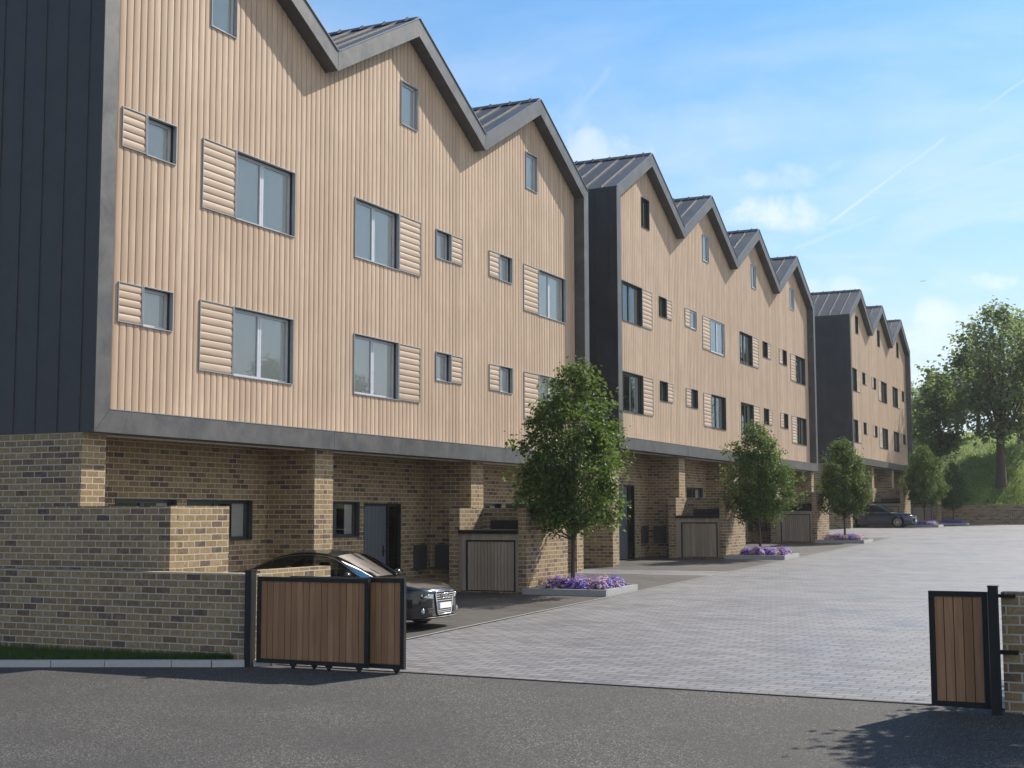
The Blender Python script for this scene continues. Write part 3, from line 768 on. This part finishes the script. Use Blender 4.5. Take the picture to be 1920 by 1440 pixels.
# ------------------------------------------------------------------ trees
def crown_leaves(seed, prof, H0, H1, nclus, nleaf, lsize, csize, shell=.55, droop=.4, lobes=7, lobe_amp=.25):
    rg = random.Random(seed); mb = MB(); tips = []
    ph = [rg.uniform(0,6.28) for _ in range(4)]
    for _ in range(nclus):
        for _try in range(30):
            h = rg.random(); a = rg.uniform(0, 2*PI)
            R = prof(h)*(1+lobe_amp*math.sin(3*a+ph[0]+5*h)*.6+lobe_amp*math.sin(5*a+ph[1]-9*h)*.5)
            if rg.random() < prof(h)/max(prof(.35), .01)*1.1: break
        rad = R*(shell+(1-shell)*rg.random()) if rg.random() < .72 else R*math.sqrt(rg.random())
        if rg.random() < .12: rad *= rg.uniform(1.08,1.28)
        tips.append((Vector((rad*math.cos(a), rad*math.sin(a), H0+(H1-H0)*h)), a))
    for (c, a) in tips:
        out = Vector((math.cos(a), math.sin(a), .3)).normalized()
        cs = csize*rg.uniform(.6,1.3); nl = int(nleaf*rg.uniform(.6,1.3)); ct = rg.uniform(-.15,.15)
        for _ in range(nl):
            p = c + Vector((rg.gauss(0,cs), rg.gauss(0,cs), rg.gauss(0,cs*.75)))
            dr = (out*rg.uniform(.2,1) + Vector((rg.gauss(0,.7),rg.gauss(0,.7),rg.gauss(0,.5)-droop))).normalized()
            sd = dr.cross(Vector((rg.gauss(0,.5),rg.gauss(0,.5),1))).normalized(); nn = sd.cross(dr)
            L = lsize*rg.uniform(.6,1.25); W = L*.36; u = min(1,max(0,rg.betavariate(2,2.4)+ct))
            b0 = p; m0 = p+dr*L*.45; e0 = p+dr*L-nn*L*.12
            mb.face([b0, m0+sd*W+nn*W*.35, e0, m0-nn*0.0], 0, [(u,0)]*4)
            mb.face([b0, m0, e0, m0-sd*W+nn*W*.35], 0, [(u,0)]*4)
    return mb, tips
def trunk_mesh(seed, H0, Htop, r0, tips, nl=14, lean=.03, n=9):
    rg = random.Random(seed); mb = MB(); P = []; R = []
    for k in range(9):
        f = k/8; P.append((lean*math.sin(f*3+seed), lean*math.cos(f*4+seed)-lean, f*Htop*.9-.05)); R.append(r0*(1.25 if k == 0 else 1)*(1-f)**.75+.008)
    mb.tube(P, R, n)
    for (c, a) in rg.sample(tips, min(nl, len(tips))):
        f = rg.uniform(.3,.75)*min(1, max(.35, c.z/Htop)); z0 = max(H0*.92, f*Htop*.85)
        b = Vector((0,0,z0)); 
        if c.z < z0+.1: continue
        m = b.lerp(c, .5)+Vector((0,0,-.08*(c-b).length)); rb = r0*.42*(1-z0/Htop)+.01
        mb.tube([b, m, b.lerp(c,.96)], [rb, rb*.6, rb*.18], 6)
    return mb
def prof_street(h): return 1.36*max(.04,math.sin(PI*(.06+.9*h)**.74))**.78*(1-.20*h)*1.06
def street_tree(seed):
    c, tips = crown_leaves(seed, prof_street, 1.42, 5.2, 400, 42, .112, .14, .5, lobe_amp=.32)
    return c.mesh('crown', [M['leaf']]), trunk_mesh(seed, 1.25, 5.2, .052, tips, 30).mesh('trunk', [M['bark']])
S1, S2 = street_tree(11), street_tree(23)
TR = [(-12.35,B1+2*WU-.75,S1,.95,1.02,.3,'largest street tree, nearest the gate, trunk rising from the first flower bed'),
      (-12.3,B2+WU-.75,S2,.80,.88,1.9,'second street tree along the row, in front of the middle terrace'),
      (-12.25,B2+3*WU-.75,S1,.81,.84,3.6,'third street tree along the row, between the middle terrace and the navy car'),
      (-12.2,B3+WU-.9,S2,.80,.9,4.4,'fourth street tree, beyond the navy car, sunlit'),
      (-12.2,B3+3*WU-2.2,S1,.72,.78,5.5,'fifth and smallest street tree, dark in the shade near the end wall')]
for (x,y,S,sx_,sz_,rz,lab) in TR:
    r = thing('street_tree', (x,y,gz(y)+.06), lab, 'tree', 'young street trees in kerbed beds', rz); r.scale = (sx_,sx_,sz_)
    link('trunk', S[1], r); link('crown', S[0], r)

# ------------------------------------------------------------------ far end: wall, bank, trees
wall_thing('end_wall', [(-15.0,26,97.0,97.3,-1.2,.50)], 'low brick retaining wall at the end of the street, under the grassy bank', -.85)
def bankz(X, Y):
    off = max(0, -8.5-X)*.62
    d = Y-97.35-off
    rise = 7.6*(1-math.exp(-max(0,d)*.085)) 
    if X < -8.5: rise = max(rise, 4.4*(1-math.exp(-max(0,Y-99)*.05)))
    n = .22*math.sin(X*.31+Y*.17)+.16*math.sin(X*.73-Y*.4)+.1*math.sin(X*1.7+Y*1.1)
    return .40+rise+n*min(1,max(0,d)*.2)
bk = MB(); xs = [-70,-50,-38,-30,-25]+[-22+.8*i for i in range(40)]+[10+3*i for i in range(18)]; ys = [97.3+.35*i for i in range(14)]+[102.2+.9*i for i in range(34)]+[133+4*i for i in range(14)]
bk.grid([[(x,y,bankz(x,y) if y > 97.31 else .38) for x in xs] for y in ys])
tag(obj('grass_bank', bk, M['bank']), kind='structure')
tf = MB(); rg = random.Random(8)
for _ in range(16000):
    x = rg.uniform(-17,4); y = 97.4+abs(rg.gauss(0,9)); z = bankz(x,y)
    h = rg.uniform(.12,.34); w2 = rg.uniform(.02,.05); u = rg.random(); a1 = rg.uniform(0,PI)
    tf.face([(x-w2*math.cos(a1),y-w2*math.sin(a1),z-.03),(x+w2*math.cos(a1),y+w2*math.sin(a1),z-.03),(x+rg.gauss(0,.1),y+rg.gauss(0,.1),z+h)],0,[(u,0)]*3)
tag(obj('bank_grass', tf, M['bankblade']), 'rough green grass covering the bank behind the end wall', 'grass', kind='stuff')

def prof_big(h): return 3.9*(math.sin(PI*min(1,h*.92+.06)))**.6*(1-.15*h)
def prof_tall(h): return 2.3*(math.sin(PI*min(1,h*.93+.05)))**.65*(1-.35*h)
def big_tree(seed, prof, H0, H1, ncl, nl, ls, cs, r0):
    c, tips = crown_leaves(seed, prof, H0, H1, ncl, nl, ls, cs, .45, .3, lobe_amp=.42)
    return c.mesh('crown', [M['leafb']]), trunk_mesh(seed, H0, H1, r0, tips, 30, .12).mesh('trunk', [M['bark']])
BT1 = big_tree(5, prof_big, 3.6, 12.6, 210, 40, .36, .50, .34)
BT2 = big_tree(6, prof_tall, 2.6, 9.2, 180, 38, .30, .34, .17)
def bank_tree(x, y, S, s, rz, lab, sz=None):
    r = thing('bank_tree', (x,y,bankz(x,y)-.15), lab, 'tree', 'trees on the grassy bank', rz); r.scale = (s,s,sz or s)
    link('trunk', S[1], r); link('crown', S[0], r)
def at_px(px, Y):
    dd = pixdir(px, 900); return dd.x/dd.y*Y
bank_tree(at_px(1880,100.5),100.5,BT1,1.0,.4,'tall leafy tree with thick trunk on the bank at the right edge',1.0)
bank_tree(at_px(1760,103.5),103.5,BT2,.92,1.1,'slender airy tree on the bank just right of the farthest house')
bank_tree(at_px(1722,112),112,BT2,.50,2.0,'small bushy tree at the top of the bank beside the farthest house wall')
bank_tree(at_px(1800,116),115,BT1,.46,3.1,'low broad tree in the background between the slender tree and the tall tree')
bank_tree(at_px(1838,119),119,BT1,.60,4.3,'background tree behind the tall tree, left of its trunk')
bank_tree(at_px(1925,112),110,BT1,.78,5.2,'background tree at the right edge behind the tall tree')
bank_tree(at_px(1745,118),118,BT1,.36,4.9,'small leafy tree on the bank close behind the slender tree')
bank_tree(at_px(1700,120),120,BT1,.42,1.7,'leafy tree partly hidden behind the end of the farthest house')
bank_tree(at_px(1765,124),124,BT1,.42,.9,'dense tree farthest back on the bank, behind the slender tree')
for k, (x, y, s) in enumerate([(4,104,.60),(11,108,.66),(18,110,.55),(3,122,.62),(12,128,.68),(22,126,.62),(30,118,.6)]):
    bank_tree(x, y, BT1, s, k*1.3, 'tree on the bank to the right of the view, mirrored in the windows')
for (x, y, S, s, rz, lab) in [(.75,18.9,S1,1.22,.8,'roadside tree behind the right boundary wall, casting shade on the asphalt'),(2.5,17.6,S2,1.3,2.2,'roadside tree behind the right boundary wall, casting shade on the asphalt'),(9.5,56,S1,1.75,1.,'tree across the street, reflected in the nearest windows')]:
    r = thing('roadside_tree', (x,y,gz(y)), lab, 'tree', 'roadside trees on the right', rz); r.scale = (s,s,s)
    link('trunk', S[1], r); link('crown', S[0], r)

# ------------------------------------------------------------------ cars
def XI(x, tab):
    tb = sorted(tab); return float(np.interp(x, [p[0] for p in tb], [p[1] for p in tb]))
TW = [(-2.36,.64),(-2.30,.74),(-2.15,.83),(-1.8,.885),(-1.4,.905),(0,.915),(1.4,.905),(1.75,.888),(2.0,.85),(2.15,.79),(2.26,.69),(2.33,.56),(2.36,.44)]
TT = [(-2.36,.93),(-2.28,1.0),(-2.1,1.03),(-1.7,1.02),(-1.2,.98),(0,.95),(.85,.94),(1.0,.945),(1.3,.928),(1.7,.885),(2.0,.83),(2.2,.778),(2.32,.735),(2.36,.70)]
AX = (-1.40, 1.42); WR = .325
def sillz(x):
    z = .20 if -2.1 < x < 2.1 else .20+.05*min(1,(abs(x)-2.1)/.25)
    for a in AX:
        d = abs(x-a)
        if d < .385: z = max(z, .325+math.sqrt(.385**2-d*d))
    return z
def car_body():
    mb = MB(); xs = sorted(set([round(-2.36+.06*i,3) for i in range(79)]+[round(a+.385*math.cos(k*PI/16),4) for a in AX for k in range(17)]+[2.36,2.34,2.30]))
    rows = []
    for x in xs:
        w, zt, zs = XI(x,TW), XI(x,TT), sillz(x); half = []
        zb = zt-.035; P = [(w*.985,0.),(w*1.0,.28),(w*1.0,.55),(w*.985,.80),(w*.955,.93),(w*.90,1.)]
        for (y, f) in P: half.append((y, zs+(zb-zs)*f))
        tum = .02
        half += [(w*.80, zt-.008), (w*.5, zt+.012), (w*.2, zt+.022), (0, zt+.024)]
        half[3] = (half[3][0]+.0, half[3][1])
        rows.append([(x,y,z) for y,z in half] + [(x,-y,z) for y,z in reversed(half[:-1])])
    mb.grid(rows, 0, True, True)
    for x, fl in ((xs[0],False),(xs[-1],True)):
        w, zt = XI(x,TW), XI(x,TT); rr_ = rows[0] if not fl else rows[-1]
        i = len(mb.v); mb.v += rr_; q = tuple(range(i,i+len(rr_))); mb.f.append(q if fl else tuple(reversed(q))); mb.m.append(0); mb.uv.append(None); mb.sm.append(False)
    return mb
def under():
    mb = MB(); mb.box(-2.2,2.2,-.62,.62,.17,.55); mb.box(-1.0,1.0,-.86,.86,.17,.30); mb.box(-2.25,-1.8,-.7,.7,.18,.5); mb.box(1.82,2.2,-.62,.62,.18,.5)
    mb.box(-.95,.8,-.8,.8,.5,.90)
    return mb
RE = [(.98,.945),(.8,1.06),(.55,1.215),(.3,1.345),(.1,1.392),(-.2,1.42),(-.5,1.418),(-.8,1.385),(-1.1,1.315),(-1.4,1.205),(-1.7,1.075),(-1.86,1.02)]
RY = [(.98,.74),(.3,.60),(0,.575),(-.6,.575),(-1.2,.59),(-1.86,.66)]
BY = [(.98,.80),(0,.835),(-1,.83),(-1.86,.76)]
def sp(x, f):
    zb = XI(x,TT)-.03; zr = XI(x,RE); yb, yr = XI(x,BY), XI(x,RY); return (yb+(yr-yb)*f**1.25, zb+(zr-zb)*f)
GX = [.98-.071*i for i in range(41)]
def side_strip(x0, x1, f0, f1, s, out=.0, mi=0, mb=None, nf=4):
    mb = mb or MB(); n = max(2,int(abs(x1-x0)/.06)); rows = []
    for i in range(n+1):
        x = x0+(x1-x0)*i/n; row = []
        for j in range(nf+1):
            f = f0+(f1-f0)*j/nf; y, z = sp(x,f); row.append((x, s*(y+out), z))
        rows.append(row)
    mb.grid(rows, mi, True, s > 0); return mb
def car(loc, paint, label, cat_group=None, scale=.92, rz=0.):
    r = thing('parked_car', loc, label, 'car', 'saloon cars parked on the drives', rz); r.scale = (scale,)*3
    obj('body', car_body(), M[paint], r); obj('underbody', under(), M['plastic'], r)
    # roof + pillars
    rf = MB(); rows = []
    for i in range(21):
        x = .3-(1.1)*i/20; yr, zr = XI(x,RY), XI(x,RE); rows.append([(x, yr*c, zr+.045*(1-c*c)) for c in (1,.8,.5,.2,0,-.2,-.5,-.8,-1)])
    rf.grid(rows, 0, True, False)
    for s in (1,-1):
        side_strip(.98,-1.86,.90,1.0,s,.004,0,rf,1)
        for (a,b) in ((.98,.86),(-1.60,-1.86)): side_strip(a,b,0,.92,s,.003,0,rf,2)
        side_strip(-.28,-.37,0,.92,s,.004,0,rf,2)
        side_strip(-1.13,-1.17,0,.92,s,.004,0,rf,2)
    obj('roof', rf, M[paint], r)
    for s in (1,-1):
        for (a,b) in ((.86,-.28),(-.37,-1.13),(-1.17,-1.60)): obj('side_window', side_strip(a,b,.02,.91,s), M['cglass'], r)
        tr = MB(); P = [(x,)+tuple(q for q in sp(x,.905)) for x in [.9-.07*i for i in range(37)]]; tr.tube([(x,s*(y+.006),z) for x,y,z in P], .008, 5)
        P = [(x,)+tuple(sp(x,.015)) for x in [.9-.07*i for i in range(37)]]; tr.tube([(x,s*(y+.008),z) for x,y,z in P], .009, 5)
        obj('window_trim', tr, M['chrome'], r)
        mr = MB(); mr.lathe([(0,-.085),(.05,-.075),(.07,-.03),(.072,.03),(.05,.075),(0,.085)], (.78,s*.95,1.0), 'y', 14); mr.v = [(vx, vy, 1.0+(vz-1.0)*.85) for vx,vy,vz in mr.v]; mr.box(.74,.80,min(s*.82,s*.90),max(s*.82,s*.90),.95,.985)
        obj('wing_mirror', mr, M[paint], r)
        for hx in (.05,-.95):
            h = MB(); yy = XI(hx,TW)+.012; h.box(hx-.10,hx+.10,min(s*(yy-.02),s*(yy+.014)),max(s*(yy-.02),s*(yy+.014)),.815,.84); obj('door_handle', h, M[paint], r)
        gp = MB()
        for gx in (.78,-.32,-1.18):
            yy = XI(gx,TW)+.0015
            gp.box(gx-.003,gx+.003,min(s*(yy-.03),s*(yy+.0005)),max(s*(yy-.03),s*(yy+.0005)),.32,.86)
        obj('door_gap', gp, M['plastic'], r)
    def screen(xt, zt_, xb, zb_, yt, yb, bow):
        mb = MB(); rows = []
        for i in range(9):
            f = i/8; rows.append([(xt+(xb-xt)*f+bow*(1-c*c)*(.35+.65*f), (yt+(yb-yt)*f)*c, zt_+(zb_-zt_)*f+.045*(1-c*c)*(1-.3*f)) for c in (1,.75,.5,.25,0,-.25,-.5,-.75,-1)])
        mb.grid(rows, 0, True, bow > 0); return mb
    obj('windscreen', screen(.30,1.345,.98,.945,.60,.735,.13), M['cglass'], r)
    obj('rear_window', screen(-.80,1.385,-1.80,1.03,.575,.66,-.08), M['cglass'], r)
    for y in (.36,-.36):
        for (sx2, hh) in ((-.05,1.20),(-.95,1.12)):
            it = MB(); it.prism([(y-.22,.6),(y+.22,.6),(y+.2,hh-.13),(y-.2,hh-.13)], sx2-.1, sx2+.03); it.lathe([(0,-.12),(.07,-.11),(.085,0),(.07,.11),(0,.12)], (sx2-.06,y,hh-.05), 'y', 12)
            obj('seat', it, M['seat'], r)
    it = MB(); it.box(.55,.95,-.7,.7,.8,.93); obj('dashboard', it, M['seat'], r)
    sw = MB(); sw.lathe([(.165,-.012),(.18,0),(.165,.012),(.15,0),(.165,-.012)], (.45,-.36,1.0), 'x', 20); obj('steering_wheel', sw, M['seat'], r)
    # wheels
    for a in AX:
        for s in (1,-1):
            wl = MB(); yc = s*.80
            wl.lathe([(.20,-.10),(.30,-.105),(.322,-.08),(.325,0),(.322,.08),(.30,.105),(.225,.10),(.22,.06)], (a,yc,.325), 'y', 36)
            wo = obj('wheel', wl, M['tyre'], r)
            rm = MB(); yo = yc+s*.085
            rm.lathe([(.232,.0),(.232,s*.018),(.212,s*.018),(.205,-s*.05)], (a,yo,.325), 'y', 36)
            for k in range(10):
                t0 = 2*PI*k/10; u = Vector((math.cos(t0),0,math.sin(t0))); c = Vector((a,yo+s*.005,.325))
                rm.beam(c+u*.03, c+u*.218, .030, .028, (0,1,0))
            rm.lathe([(0,s*.02),(.05,s*.018),(.055,0),(.055,-s*.03)], (a,yo,.325), 'y', 20)
            obj('rim', rm, M['alloy'], wo)
            dk_ = MB(); dk_.lathe([(0,-s*.05),(.205,-s*.05)], (a,yo,.325), 'y', 24); obj('brake_disc', dk_, M['plastic'], wo)
    # front end: grille, rings, plate, lamps laid on the nose surface
    TWr = sorted([(p[1], p[0]) for p in TW if p[0] >= 1.4])
    def surf(y, z, off=0.):
        f = float(np.interp((z-.24)/.42, [0,.28,.55,.8,.93,1], [.985,1,1,.985,.955,.91]))
        return float(np.interp(abs(y)/f, [q[0] for q in TWr], [q[1] for q in TWr]))+off
    gr = MB(); X = 2.378
    gr.prism([(-.25,.275),(.25,.275),(.345,.66),(.325,.695),(-.325,.695),(-.345,.66)], 2.28, X-.006, 1)
    P = [(0,.70),(.325,.70),(.352,.665),(.262,.285),(.24,.265),(-.24,.265),(-.262,.285),(-.352,.665),(-.325,.70),(0,.70)]
    gr.tube([(X,y,z) for y,z in P], .016, 8, 0)
    for z in (.655,.612,.569,.526,.345,.312):
        hw = .245+.10*(z-.275)/.42; gr.box(X-.008,X+.006,-hw,hw,z-.0065,z+.0065,0)
    gro = obj('grille', gr, [M['chrome'],M['plastic']], r)
    em = MB()
    for k in range(4):
        cy = -.099+.066*k; em.tube([(X+.016,cy+.046*math.cos(q*PI/10),.612+.046*math.sin(q*PI/10)) for q in range(21)], .0085, 6, 0, False)
    obj('ring_emblem', em, M['chrome'], gro)
    pl_ = MB(); pl_.box(X,X+.018,-.245,.245,.378,.486,0); pl_.box(X+.018,X+.020,-.24,-.20,.382,.482,1)
    obj('number_plate', pl_, [M['plate'],M['plateblue']], r)
    for s in (1,-1):
        hl = MB(); rows = []
        for i in range(13):
            y = .41+.42*i/12; zb2 = .575+.075*(i/12)**1.6; zt2 = .655+.035*i/12
            rows.append([(surf(y, zb2+(zt2-zb2)*j/4, .008), s*y, zb2+(zt2-zb2)*j/4) for j in range(5)])
        hl.grid(rows, 0, True, s < 0); ho = obj('headlight', hl, M['lens'], r)
        pj = MB()
        for py in (.54,.66): pj.lathe([(0,.012),(.018,.010),(.027,0)], (surf(py,.635)+.004,s*py,.632), 'x', 16)
        obj('projector', pj, M['chrome'], ho)
        fg = MB(); rows = []
        for i in range(11):
            y = .37+.33*i/10; rows.append([(surf(y, .29+.115*j/3, .007), s*y, .29+.115*j/3) for j in range(4)])
        fg.grid(rows, 0, True, s < 0)
        for k in range(4): fg.tube([(surf(.37+.03*i,.31+.026*k,.011), s*(.37+.03*i), .31+.026*k) for i in range(8)], .005, 5)
        obj('lower_intake', fg, M['plastic'], r)
        fl = MB(); fl.lathe([(0,.016),(.03,.014),(.045,.008),(.052,-.02)], (surf(.655,.345)+.008,s*.655,.345), 'x', 18); obj('fog_lamp', fl, M['lens'], r)
        tl = MB(); tl.box(-2.37,-2.14,min(s*.5,s*.80),max(s*.5,s*.80),.80,.92); obj('tail_light', tl, M['red'], r)
    lp = MB(); n = 14; rows = []
    for i in range(n+1):
        y = -.80+1.6*i/n; x = float(np.interp(abs(y),[0,.5,.6,.72,.82],[2.385,2.345,2.31,2.22,2.06])); rows.append([(x-.03,y,.235),(x+.02,y,.222),(x+.022,y,.21),(x-.1,y,.20)])
    lp.grid(rows, 0, True, True); obj('front_splitter', lp, M['plastic'], r)
    an = MB(); an.lathe([(0,.06),(.02,.05),(.035,0)], (-.85,0,1.405), 'z', 10); obj('roof_aerial', an, M[paint], r)
    return r
c1x, c1y = -11.40-2.36*.92, 21.15
car((c1x, c1y, gz(c1y)+.01), 'paint', 'dark grey saloon car with chrome grille parked behind the left gate')
c2y = 78.9; dd2 = pixdir(1683, 985); fx2 = dd2.x/dd2.y*(c2y-.8)
car((fx2-1.42*.92, c2y, gz(c2y)+.012), 'paintb', 'navy blue car parked on the farthest drive beyond the third street tree')
# ------------------------------------------------------------------ airplane speck
pd = pixdir(1730,527); pr = thing('airplane', tuple(pd*1500), 'tiny white airplane low in the blue sky at the right', 'airplane', rz=.35)
pr.scale = (.5,)*3
mb = MB(); mb.tube([(-6,0,0),(-5,0,.1),(4,0,0),(6,0,.3)],[.3,.75,.75,.15],10); obj('fuselage', mb, M['plate'], pr)
mb = MB(); mb.beam((.5,-6,.2),(.5,6,.2),1.3,.16); obj('wing', mb, M['plate'], pr)
mb = MB(); mb.beam((5.4,0,.2),(6.2,0,2.0),.16,1.2,(1,0,0)); mb.beam((5.6,-2,.5),(5.6,2,.5),.8,.1); obj('tail', mb, M['plate'], pr)

# ------------------------------------------------------------------ air
hm = bpy.data.materials.new('haze'); hm.use_nodes = True; t = NT(hm.node_tree)
vol = t.n('ShaderNodeVolumePrincipled', {'Color':(.86,.92,1.),'Density':.00026,'Anisotropy':.2})
t.nt.links.new(vol.outputs[0], t.n('ShaderNodeOutputMaterial').inputs['Volume'])
hb = MB(); hb.box(-60,60,-8,175,-4.5,21)
ho = obj('haze', hb, hm); tag(ho, 'thin pale summer haze hanging over the whole street', 'haze', kind='stuff')
